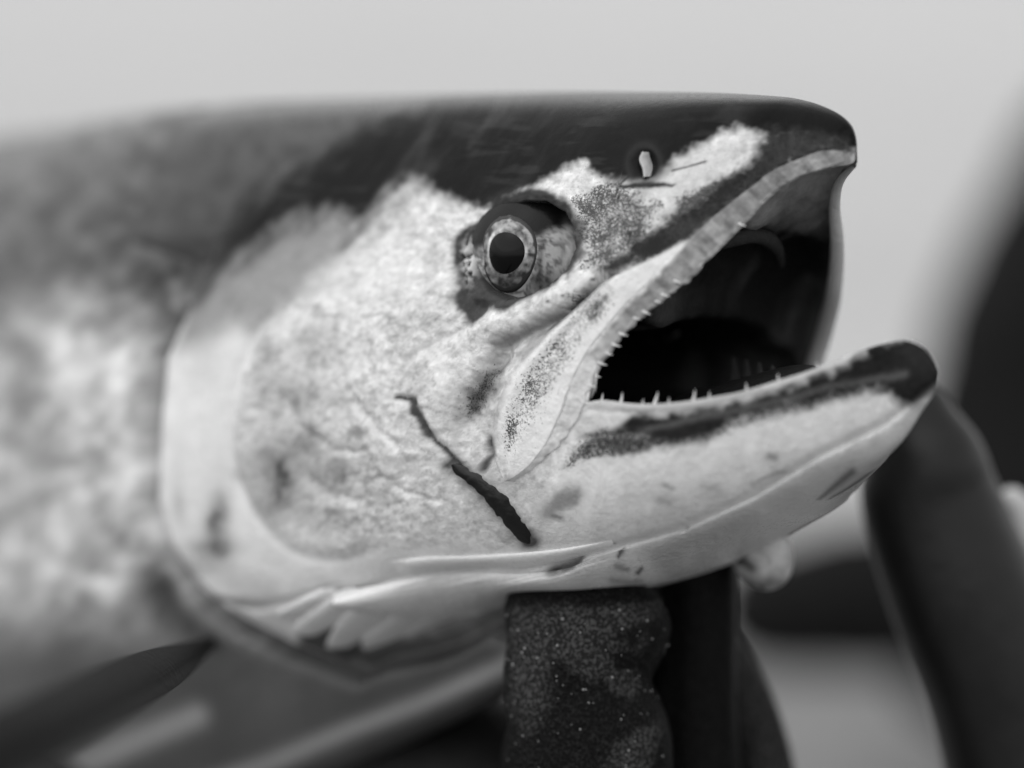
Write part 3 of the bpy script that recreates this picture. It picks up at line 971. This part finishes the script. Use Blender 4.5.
# ------------------------------------------------------------------ inside of the mouth
def lining():
    XB = XC - 330
    k = NT('mouth_lining')
    oc = k.obj()
    n_ = k.noise(500, 4, .6, oc)
    k.l(k.math('MULTIPLY', k.attr('alb'), k.math('ADD', .6, k.math('MULTIPLY', n_, .8))), k.b.inputs['Base Color'])
    k.b.inputs['Roughness'].default_value = .5
    k.b.inputs['Specular IOR Level'].default_value = .08
    k.l(k.bump(n_, .4, .001), k.b.inputs['Normal'])
    nphi = 60
    ph = np.linspace(0, math.pi, nphi)
    back = np.linspace(XB, XC, 60)
    fk = np.sqrt(np.clip((back - XB) / (XC - XB), 0, 1))
    zc, hc = float(zU(XC)), float(hU(XC))
    parts = []
    for up in (1, -1):
        X1 = (XTIP if up > 0 else XJAW) - .5
        fx = XC + (X1 - XC) * np.sin(np.linspace(0, 1, 110)[1:] * math.pi / 2)
        X = np.r_[back, fx]
        if up > 0:
            z0 = np.r_[zc + 40 * (1 - fk), zU(fx)]
            h0 = np.r_[hc * .97 * fk, np.maximum(hU(fx) - 3, 0)]
            room = np.r_[90 * fk, np.minimum((zD(fx) - zU(fx)) * .62, 90) * (1 - .55 * sstep(-170, -60, fx))]
        else:
            z0 = np.r_[zc + 40 * (1 - fk), zL(fx)]
            h0 = np.r_[hc * .97 * fk, np.maximum(hL(fx) - 3, 0)]
            room = np.r_[70 * fk, np.minimum((zL(fx) - zV(fx)) * .5, 60)]
        gx, gp = np.meshgrid(X, ph, indexing='ij')
        h = h0[:, None] * np.sign(np.cos(gp)) * np.abs(np.cos(gp)) ** .8
        h = np.where(h < 0, h * flare(gx), h)
        z = z0[:, None] + up * room[:, None] * np.sin(gp) ** .8
        lump = fbm(gx, h, 55, 4, 90 + up) - .5
        z = z - up * 26 * (lump + .2) * np.sin(gp) * sstep(XTIP, XTIP - 60, gx)
        alb = .008 + .05 * sstep(.0, .35, lump) + .30 * sstep(-125 if up > 0 else 0, -60 if up > 0 else 60, gx + 60 * lump) * np.ones_like(gp)  # paler front paints in the light that reaches the palate
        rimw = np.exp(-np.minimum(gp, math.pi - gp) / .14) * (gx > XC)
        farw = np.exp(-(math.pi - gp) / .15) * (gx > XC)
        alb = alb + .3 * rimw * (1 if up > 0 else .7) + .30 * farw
        parts.append((place(gx, z, h), alb))
    P, A, fcs, n0 = [], [], [], 0
    for p, a in parts:
        idx = np.arange(a.size).reshape(a.shape) + n0
        fcs.append(grid_faces(idx))
        P.append(p.reshape(-1, 3))
        A.append(a.ravel())
        n0 += a.size
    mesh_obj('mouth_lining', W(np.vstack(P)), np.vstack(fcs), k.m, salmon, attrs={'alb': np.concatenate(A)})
    # tongue
    nX, nP = 50, 40
    t = np.linspace(0, 1, nX)
    X = np.interp(t, [0, 1], [XC - 60, XC + 160])
    w_ = 52 * np.sqrt(np.clip(1 - (2 * t - 1) ** 4, 0, 1)) * (1 - .25 * t)
    zc_ = np.interp(X, [XC - 60, XC, XC + 160], [zc - 40, zc - 16, 4])
    an = np.linspace(0, 2 * math.pi, nP)
    gx, ga = np.meshgrid(X, an, indexing='ij')
    p = place(gx, zc_[:, None] + 24 * np.sin(ga) * np.sqrt(np.clip(1 - (2 * t - 1) ** 6, 0, 1))[:, None], w_[:, None] * np.cos(ga))
    mesh_obj('tongue', W(p.reshape(-1, 3)), grid_faces(np.arange(gx.size).reshape(gx.shape)), flat_material('tongue_flesh', .012, .5, .12, 500, .3, .4, .001), salmon)
    # fold across the palate
    M_F = flat_material('palate_flesh', .03, .6, .1, 500, .3, .4, .001)
    def tube(name, pts, rad, mat, n=12, m=40, parent=salmon, attrs=None):
        C = resample(pts, m)
        r = np.interp(np.linspace(0, 1, m), np.linspace(0, 1, len(rad)), rad)
        tn = np.gradient(C, axis=0)
        tn /= np.linalg.norm(tn, axis=1)[:, None]
        ref = np.array([.2, .3, .93])
        s1 = np.cross(tn, ref)
        s1 /= np.linalg.norm(s1, axis=1)[:, None]
        s2 = np.cross(tn, s1)
        a = np.linspace(0, 2 * math.pi, n + 1)[:-1]
        V = C[:, None, :] + r[:, None, None] * (np.cos(a)[None, :, None] * s1[:, None, :] + np.sin(a)[None, :, None] * s2[:, None, :])
        idx = np.arange(m * n).reshape(m, n)
        idx = np.hstack([idx, idx[:, :1]])
        return mesh_obj(name, W(V.reshape(-1, 3)), grid_faces(idx), mat, parent, attrs=attrs)
    Xf = float(canon(742, 236, 70)[0])
    zf = float(zU(Xf))
    fold = [place(Xf - 34 - 26 * q * q, zf - 20 + 26 * (1 - q * q), 84 * q) for q in np.linspace(1, -1, 9)]
    tube('palate_fold', np.array(fold), [4, 7, 9, 8, 9, 7, 4], M_F)
    xs = np.linspace(XTIP - 9, XC - 10, 14)
    fl_ = [place(x, float(zU(x)) + 1, -float(hU(x)) * float(flare(x)) + 3) for x in xs]
    tube('lip_fold', np.array(fl_), [2, 5, 7, 8, 9, 9, 9], M_SKIN, 14, 60, attrs={'alb': np.full(840, .5), 'spk': np.zeros(840), 'rgh': np.full(840, .34)})
    for i in range(5):
        b = place(XC + 30 + 20 * i, zc - 6, -30 + 6 * i)
        e = place(XC + 0 + 22 * i, zc + 44 - 3 * i, -70 + 8 * i)
        tube('gill_raker', np.array([b, (b + e) / 2 + [0, 0, 4], e]), [7, 6, 2], M_F, 8, 12)
    return tube


tube = lining()

# ------------------------------------------------------------------ teeth
M_TOOTH = flat_material('tooth_enamel', .62, .25, .5, 900, .12, .1, .0003, coat=.3)


def tooth_mesh():
    me = bpy.data.meshes.new('tooth')
    rings, n = [(0, 1.0, 0), (.35, .72, .02), (.7, .40, .07), (.92, .16, .14)], 8
    vs, fs = [], []
    for z, r, dx in rings:
        for k in range(n):
            a = 2 * math.pi * k / n
            vs.append((dx + r * .19 * math.cos(a), r * .19 * math.sin(a), z))
    vs.append((.18, 0, 1))
    for j in range(3):
        for k in range(n):
            fs.append((j * n + k, j * n + (k + 1) % n, (j + 1) * n + (k + 1) % n, (j + 1) * n + k))
    for k in range(n):
        fs.append((3 * n + k, 3 * n + (k + 1) % n, 4 * n))
    me.from_pydata(vs, [], fs)
    me.polygons.foreach_set('use_smooth', np.ones(len(fs), bool))
    me.materials.append(M_TOOTH)
    return me


TOOTH = tooth_mesh()


def tooth(base, tip, fat=1.0):
    b, t = W(base), W(tip)
    ax = Vector(t - b)
    L = ax.length
    o = bpy.data.objects.new('tooth', TOOTH)
    COL.objects.link(o)
    o.parent = salmon
    q = ax.to_track_quat('Z', 'X')
    o.matrix_parent_inverse = Matrix()
    o.matrix_local = Matrix.LocRotScale(Vector(b) - Vector(ORG), q, Vector((L * fat, L * fat, L)))
    return o


def on_lip(u, v, up):
    """point of the near lip closest to a place in the profile"""
    X, Z, h = surf(np.array([u]), np.array([v]))
    x = X[0]
    return x


UP_T = [(680, 283, 7), (668, 297, 8), (649, 314, 7), (639, 320, 6), (626, 336, 8), (619, 347, 8), (605, 365, 8), (595, 388, 8), (588, 404, 7), (577, 421, 5), (744, 226, 6), (660, 303, 5), (611, 355, 4), (599, 377, 4)]
LO_T = [(601, 393, 5, 2), (621, 392, 9, 3), (657, 391, 12, 6), (667, 397, 7, 1), (694, 389, 11, 4), (707, 391, 8, 0), (743, 382, 11, -2), (774, 373, 9, -4), (813, 362, 7, -5), (840, 357, 4, -3), (641, 399, 4, 1), (882, 342, 3, -2)]
for (u, v, L_) in UP_T:
    X, Z, h = surf(np.array([u - L_ * .8]), np.array([v - L_ * .35]))
    b = place(X[0], Z[0], h[0] + 1)
    L_ *= .72
    tooth(b, b + np.array([L_ * 1.05 + 2.5, -4, -L_ * (.35 + .3 * rng.random()) - 1]), .95)
for (u, v, L_, lean) in LO_T:
    uu_ = u - lean
    X, Z, h = surf(np.array([uu_]), np.array([v + L_ + 2.0]))
    b = place(X[0], Z[0] - 2, h[0] - 4)
    tooth(b, b + np.array([lean, 1, L_ * .8 + 5.0]), .85)

# ------------------------------------------------------------------ eyes, nostril, wound
def eye(side):
    X, Z, h = surf(np.array([529.]), np.array([251.]))
    R0 = 85.0
    ax = N * side + F * .22 + np.array([0, 0, .02])
    ax /= np.linalg.norm(ax)
    Xp, Zp, hp = surf(np.array([511.]), np.array([253.]))
    c0 = place(Xp[0], Zp[0], side * (hp[0] + 8)) - R0 * ax
    s1 = np.cross([0, 0, 1.], ax)
    s1 /= np.linalg.norm(s1)
    s2 = np.cross(ax, s1)

    def dome(name, th0, th1, rr, mat, parent, fn=None, ell=1.0, nr=50, na=120, lift=0):
        th = np.linspace(th0, th1, nr)
        a = np.linspace(0, 2 * math.pi, na + 1)
        gt, ga = np.meshgrid(th, a, indexing='ij')
        rad = rr(gt)
        wob = 1 + .03 * np.sin(3 * ga + 1) * (ell != 1.0)
        V = c0 + rad[..., None] * (np.cos(gt)[..., None] * ax + (np.sin(gt) * wob)[..., None] * (np.cos(ga)[..., None] * s1 * ell + np.sin(ga)[..., None] * s2))
        idx = np.arange(gt.size).reshape(gt.shape)
        idx[:, -1] = idx[:, 0]
        at_ = None
        if fn:
            u, v = project(V)
            at_ = {'alb': fn(gt, ga, u, v).ravel()}
        return mesh_obj(name, W(V.reshape(-1, 3)), grid_faces(idx)[:, ::-1] if side > 0 else grid_faces(idx), mat, parent, attrs=at_)

    def ball(gt, ga, u, v):
        n = fbm(u.ravel(), v.ravel(), 4, 3, 95).reshape(u.shape)
        m = fbm(u.ravel(), v.ravel(), 11, 3, 96).reshape(u.shape)
        a = .30 * sstep(.3, .62, n) + .05 + .15 * m
        if side > 0:
            a = a * sstep(224, 236, v + 6 * (m - .5) + .25 * (u - 555)) + .006
            a = a * (1 - .75 * spot(u, v, 540, 282, 16, 12)) * (1 - .6 * spot(u, v, 541, 250, 3.5, 28, .1)) * (1 - .6 * spot(u, v, 490, 285, 12, 14))
            a = a + .25 * spot(u, v, 568, 246, 5, 20)
        return np.clip(a, .004, .7)
    MB = flat_material('eyeball', .4, .25, .12, 1500, .15, .25, .0003, coat=.06, attr='alb')
    MI = flat_material('iris', .4, .25, .25, 1800, .25, .25, .0002, coat=.08, attr='alb')
    MP_ = flat_material('pupil', .003, .12, .12, 400, .1, .0, .0002, coat=.05)
    e = dome('eye', 0.02, 1.5, lambda t: R0 + 0 * t, MB, salmon, ball)

    def iris_col(gt, ga, u, v):
        n = fbm(u.ravel(), v.ravel(), 5, 3, 97).reshape(u.shape)
        q = (gt - .245) / (.50 - .245)
        a = .17 + .7 * (n - .5) + .40 * sstep(.16, .03, np.abs(q - .20)) * (.2 + .8 * sstep(.3, .6, fbm((ga * 14).ravel(), (gt * 30).ravel(), 9, 2, 88).reshape(gt.shape))) * sstep(-1.1, .6, np.sin(ga) - .5 * np.cos(ga)) - .30 * sstep(.60, .72, q) + .14 * sstep(.80, .92, q) - .2 * sstep(.95, 1, q)
        a = a * (1 - .45 * sstep(-.2, .9, -np.sin(ga)))
        a = a * (1 - .5 * spot(ga % (2 * math.pi), q, 4.9, .5, .7, .5))
        return np.clip(a, .02, .7)
    dome('iris', .24, .50, lambda t: R0 + 2.2 - 4 * np.clip((t - .43) / .07, 0, 1) ** 2, MI, e, iris_col, .84)
    dome('pupil', .0, .285, lambda t: R0 + 5.0 - 45 * t * t - 3 * np.clip((t - .235) / .05, 0, 1) ** 2, MP_, e, None, .93)
    return e


eye(1)
eye(-1)


def nostril():
    X, Z, h = surf(np.array([644.]), np.array([165.]))
    p = place(X[0], Z[0], h[0])
    a, b = [(634, 163), (637, 156), (643, 151), (648, 152)], [(641, 177), (646, 170), (645, 162), (650, 156)]
    strip_plate('nostril_flap', [(640, 152), (637, 160), (641, 169), (642, 178)], [(649, 152), (647, 160), (649, 170), (650, 176)], 30, 14,
                lambda s, c, u, v: -7 + 10 * np.sin(math.pi * c) ** .8 * np.ones_like(s), tuck=(8, 8), painted=False, const=(.42, .0, .34))


nostril()

WL = [(459, 464), (462, 474), (472, 483), (483, 493), (495, 509), (507, 526), (518, 539), (527, 544)]
WR = [(463, 463), (477, 470), (487, 477), (500, 487), (512, 500), (523, 518), (531, 533), (531, 544)]
WL = [(a + rng.normal(0, .3), b + rng.normal(0, .3)) for a, b in resample(WL, 26)]
WR = [(a + rng.normal(0, .3), b + rng.normal(0, .3)) for a, b in resample(WR, 26)]
M_W = flat_material('wound_flesh', .006, .35, .3, 500, .5, .3, .0006, coat=.0)
strip_plate('wound', WL, WR, 60, 16, lambda s, c, u, v: (-.4 + 2.2 * np.sin(math.pi * c)) * np.sin(math.pi * np.clip(s, .06, .97)) ** .4 + 1.5 * (fbm(u, v, 6, 3, 99) - .5), M_W, (5, 5), False, const=(.03, 0, .3))

# lobe of the far gill membrane under the jaw
def lobe():
    nX, nP = 40, 48
    t = np.linspace(0, 1, nX)
    an = np.linspace(0, 2 * math.pi, nP)
    V = []
    A = []
    cen = at(757, 553, 170)
    for tt in t:
        th = tt * math.pi
        for a in an:
            d = np.array([34 * math.sin(th) * math.cos(a), 46 * math.sin(th) * math.sin(a), 40 * math.cos(th)])
            d[0] += .12 * (40 - d[2])
            V.append(cen + d)
    V = np.array(V)
    u, v = project(V)
    A = .52 - .42 * lmask([(732, 548), (742, 560), (752, 568)], u, v, 6) - .30 * (1 - sstep(6, 22, 592 - v)) - .15 * sstep(.5, .8, fbm(u, v, 10, 3, 5))
    mesh_obj('throat_flap', W(V), grid_faces(np.arange(nX * nP).reshape(nX, nP)), M_SKIN, salmon, attrs={'alb': np.clip(A, .05, 1), 'spk': A * 0, 'rgh': A * 0 + .35})


lobe()


# breast fin
def fin():
    M_FIN = flat_material('fin_membrane', .05, .6, .12, 500, .3, .4, .001, attr='alb')
    X, Z, h = surf(np.array([205.]), np.array([600.]))
    root = at(205, 632, 330)
    top = [(216, 636, 350), (130, 655, -60), (20, 700, -460), (-130, 760, -760)]
    bot = [(218, 644, 350), (172, 690, -20), (70, 750, -420), (-80, 835, -720)]
    a, b = resample(top, 50), resample(bot, 50)
    V, A = [], []
    nc = 40
    for sgn in (1, -1):
        for i in range(50):
            for j in range(nc):
                c = j / (nc - 1)
                q = a[i] * (1 - c) + b[i] * c
                thick = 9 * math.sin(math.pi * min(max(c, .0), 1)) ** .5 * (1 - .7 * i / 49) + 2.0 * math.sin(c * 60) * (1 - c) * c
                V.append(at(q[0], q[1], q[2] - sgn * thick - 22 * math.sin(math.pi * c)))
                A.append(.008 + .004 * math.sin(c * 60) ** 2 + .02 * float(sstep(.66, .86, c)) )
    V = np.array(V)
    i0 = np.arange(50 * nc).reshape(50, nc)
    i1 = i0 + 50 * nc
    f = np.vstack([grid_faces(i0)[:, ::-1], grid_faces(i1)])
    mesh_obj('pectoral_fin', W(V), f, M_FIN, salmon, attrs={'alb': np.array(A)})


fin()


# ------------------------------------------------------------------ gloved hand under the jaw
def blob_mesh(tubes, voxel):
    """union of tapered limbs -> one continuous surface (working frame)"""
    bm = bmesh.new()
    for pts in tubes:
        P = resample([(p[0], p[1], p[2], p[3], p[4]) for p in pts], 40)
        C = np.array([at(q[0], q[1], q[2]) for q in P])
        k = (D + P[:, 2]) / D
        tn = np.gradient(C, axis=0)
        tn /= np.linalg.norm(tn, axis=1)[:, None]
        yv = np.array([0, 1., 0])
        s1 = np.cross(tn, yv)
        s1 /= np.linalg.norm(s1, axis=1)[:, None] + 1e-9
        s2 = np.cross(s1, tn)
        n = 36
        rings = []
        caps0 = [(math.sin(a), -math.cos(a)) for a in np.linspace(.15, math.pi / 2, 6)[:-1]]
        seq = [(0, r_, o_) for r_, o_ in caps0] + [(i, 1, 0) for i in range(40)] + [(39, r_, -o_) for r_, o_ in caps0[::-1]]
        for (i, r_, o_) in seq:
            ring = []
            for a in range(n):
                al = 2 * math.pi * a / n
                p = C[i] + tn[i] * o_ * P[i, 3] * k[i] + r_ * k[i] * (P[i, 3] * math.cos(al) * s1[i] + P[i, 4] * math.sin(al) * s2[i])
                ring.append(bm.verts.new(p * S))
            rings.append(ring)
        for r0, r1 in zip(rings[:-1], rings[1:]):
            for a in range(n):
                bm.faces.new((r0[a], r0[(a + 1) % n], r1[(a + 1) % n], r1[a]))
        bm.faces.new(rings[0][::-1])
        bm.faces.new(rings[-1])
    bmesh.ops.recalc_face_normals(bm, faces=bm.faces)
    me = bpy.data.meshes.new('tmp')
    bm.to_mesh(me)
    bm.free()
    o = bpy.data.objects.new('tmp', me)
    COL.objects.link(o)
    r = o.modifiers.new('r', 'REMESH')
    r.mode = 'VOXEL'
    r.voxel_size = voxel * S
    s_ = o.modifiers.new('s', 'SMOOTH')
    s_.iterations = 6
    dg = bpy.context.evaluated_depsgraph_get()
    ev = o.evaluated_get(dg)
    m2 = bpy.data.meshes.new_from_object(ev)
    n = len(m2.vertices)
    co = np.zeros(n * 3)
    m2.vertices.foreach_get('co', co)
    fs = [tuple(p.vertices) for p in m2.polygons]
    bpy.data.objects.remove(o)
    bpy.data.meshes.remove(m2)
    return co.reshape(-1, 3) / S, np.array(fs)


def glove_material():
    k = NT('wet_glove_rubber')
    oc = k.obj()
    pale_mask = k.attr('pale_mask')
    vor = k.n('ShaderNodeTexVoronoi')
    vor.inputs['Scale'].default_value = 900
    k.l(oc, vor.inputs['Vector'])
    drop = k.ramp(vor.outputs['Distance'], (.18, .42, 1, 0))
    n1, n2 = k.noise(1400, 4, .65, oc), k.noise(350, 4, .6, oc)
    grit = k.ramp(n1, (.46, .62, 0, 1))
    d = k.math('MULTIPLY', pale_mask, k.math('ADD', .2, k.math('MULTIPLY', grit, .9)))
    col = k.mix(d, .002, .062)
    col = k.math('ADD', col, k.math('MULTIPLY', k.math('MULTIPLY', grit, n2), .008))
    k.l(col, k.b.inputs['Base Color'])
    k.l(k.math('ADD', .34, k.math('MULTIPLY', pale_mask, .25)), k.b.inputs['Roughness'])
    k.b.inputs['Specular IOR Level'].default_value = .07
    b = k.bump(k.math('ADD', n1, k.math('MULTIPLY', drop, .8)), .5, .0005)
    k.l(b, k.b.inputs['Normal'])
    return k.m


M_GLOVE = glove_material()
ho = W(at(600, 900, 200))
hand = empty('gloved_hand', ho, 'wet dark gloved hand gripping the salmon from below, flecked with droplets', 'hand')
thumb = [(590, 930, 145, 92, 62), (587, 780, 130, 87, 60), (586, 740, 128, 86, 60), (579, 706, 126, 77, 58), (570, 682, 125, 68, 56), (577, 660, 125, 75, 58), (586, 628, 128, 84, 60), (588, 612, 134, 84, 58), (590, 598, 150, 74, 44)]
index = [(690, 950, 260, 58, 52), (692, 780, 250, 50, 46), (695, 700, 240, 42, 40), (697, 620, 235, 40, 40), (698, 560, 225, 38, 38), (694, 520, 215, 34, 34)]
third = [(640, 950, 330, 50, 46), (640, 780, 330, 44, 42), (640, 640, 320, 40, 40), (640, 560, 300, 36, 36)]
fourth = [(590, 950, 340, 48, 46), (580, 780, 345, 42, 42), (575, 640, 335, 38, 38), (575, 570, 320, 34, 34)]
little = [(760, 960, 340, 40, 40), (764, 800, 335, 34, 34), (752, 730, 330, 32, 32), (732, 680, 325, 30, 30), (712, 640, 320, 26, 28)]
palm = [(520, 1010, 250, 120, 110), (640, 960, 240, 130, 110), (720, 960, 250, 100, 100)]
V, fcs = blob_mesh([thumb, index, third, fourth, little, palm], 4.5)
u, v = project(V)
front = (V[:, 1] < 215) & (u < 676)
m = pmask([(508, 608), (560, 606), (640, 604), (664, 592), (668, 600), (650, 622), (610, 640), (640, 648), (640, 640), (648, 636), (646, 646), (612, 652), (612, 668), (640, 676), (636, 700), (600, 684), (570, 668), (556, 656), (548, 668), (545, 700), (530, 720), (510, 700)], u, v, 6, 6, 10, 41)  # pale patches, with fold highlights painted in
m = np.maximum(m, .75 * pmask([(505, 640), (545, 650), (552, 710), (530, 735), (506, 720)], u, v, 12, 6, 10, 42))
m = np.maximum(m, pmask([(660, 722), (655, 760), (630, 790), (600, 775), (615, 745), (640, 728)], u, v, 8, 6, 10, 43))
m = np.maximum(m, .22 * fbm(u, v, 8, 3, 44))
pale_mask = np.where(front, m, .05)
rimlight = (u > 716) & (v > 630) & (V[:, 1] > 282)  # sheen along the little finger, painted as pale colour
pale_mask = np.where(rimlight, .8, pale_mask)
GL = mesh_obj('glove', W(V), fcs, M_GLOVE, hand, attrs={'pale_mask': pale_mask})


def droplets():
    sel = np.where(front & (u > 506) & (u < 668) & (v > 610) & (v < 775))[0]
    bm = bmesh.new()
    P = W(V)
    for i in rng.choice(sel, 180, replace=False):
        r = (0.7 + 1.2 * rng.random() ** 3) * S
        bmesh.ops.create_icosphere(bm, subdivisions=1, radius=r, matrix=Matrix.Translation(Vector(P[i] - ho)))
    me = bpy.data.meshes.new('water_droplets')
    bm.to_mesh(me)
    bm.free()
    me.polygons.foreach_set('use_smooth', np.ones(len(me.polygons), bool))
    k = NT('droplet_water')
    k.b.inputs['Base Color'].default_value = (.25, .25, .25, 1)
    k.b.inputs['Roughness'].default_value = .08
    me.materials.append(k.m)
    o = bpy.data.objects.new('water_droplets', me)
    COL.objects.link(o)
    o.parent = hand
    o['kind'] = 'stuff'


droplets()

# sleeve of that arm, running away under the belly
M_SLV = flat_material('dark_cloth', .008, .6, .2, 220, .35, .4, .002)
V, fcs = blob_mesh([[(560, 1000, 260, 95, 90), (480, 800, 420, 105, 90), (300, 812, 560, 115, 100), (60, 850, 680, 130, 110)]], 9)
mesh_obj('sleeve', W(V), fcs, M_SLV, hand)

# second arm behind the jaw tip
M_ARM = flat_material('dark_smooth_sleeve', .009, .36, .3, 60, .6, .3, .002)
ao = W(at(1010, 800, 360))
arm = empty('sleeved_arm', ao, 'dark out of focus arm rising at lower right behind the tip of the lower jaw', 'arm')
V, fcs = blob_mesh([[(912, 420, 330, 44, 40), (924, 460, 335, 62, 55), (930, 500, 345, 70, 60), (962, 590, 350, 76, 66), (1005, 690, 360, 80, 70), (1036, 800, 370, 86, 74), (1050, 900, 380, 90, 80)]], 6)
mesh_obj('forearm', W(V), fcs, M_ARM, arm)
V, fcs = blob_mesh([[(1012, 500, 400, 14, 16), (1026, 530, 410, 26, 24), (1046, 590, 420, 34, 30), (1075, 700, 430, 44, 40)]], 5)
mesh_obj('cuff', W(V), fcs, flat_material('pale_cloth', .5, .6, .4, 220, .2, .3, .002), arm)


# ------------------------------------------------------------------ dark masses far behind, stand-ins for a blurred person
def mass(name, blobs, label, seed, group):
    V, fcs = blob_mesh(blobs, 26)
    dirn = V - V.mean(0)
    V = V + (fbm(V[:, 0] + V[:, 1] * .7, V[:, 2] + V[:, 1] * .3, 160, 4, seed) - .5)[:, None] * dirn / (np.linalg.norm(dirn, axis=1)[:, None] + 1e-6) * 60
    org = W(V).mean(0)
    org[2] = W(V)[:, 2].min()
    o = mesh_obj(name, W(V), fcs, M_MASS, None, origin=org)
    o['label'] = label
    o['category'] = 'mass'
    o['group'] = group
    return o


M_MASS = flat_material('dark_mass', .007, .8, .1, 12, .4, .6, .02)
mass('mass', [[(1160, 200, 4700, 150, 150), (1090, 340, 4700, 150, 150), (1050, 470, 4700, 140, 150), (1040, 620, 4700, 150, 150)]], 'tall dark blurred mass standing in for a person at the right edge behind the arm', 5, 'dark masses in the blurred background')
mass('mass', [[(770, 608, 4500, 66, 80), (860, 600, 4500, 76, 90), (960, 596, 4500, 82, 90)]], 'low dark blurred mass standing in for a leg seen between gloved hand and arm', 8, 'dark masses in the blurred background')

for o in list(bpy.data.objects):
    if 'org' in o:
        del o['org']
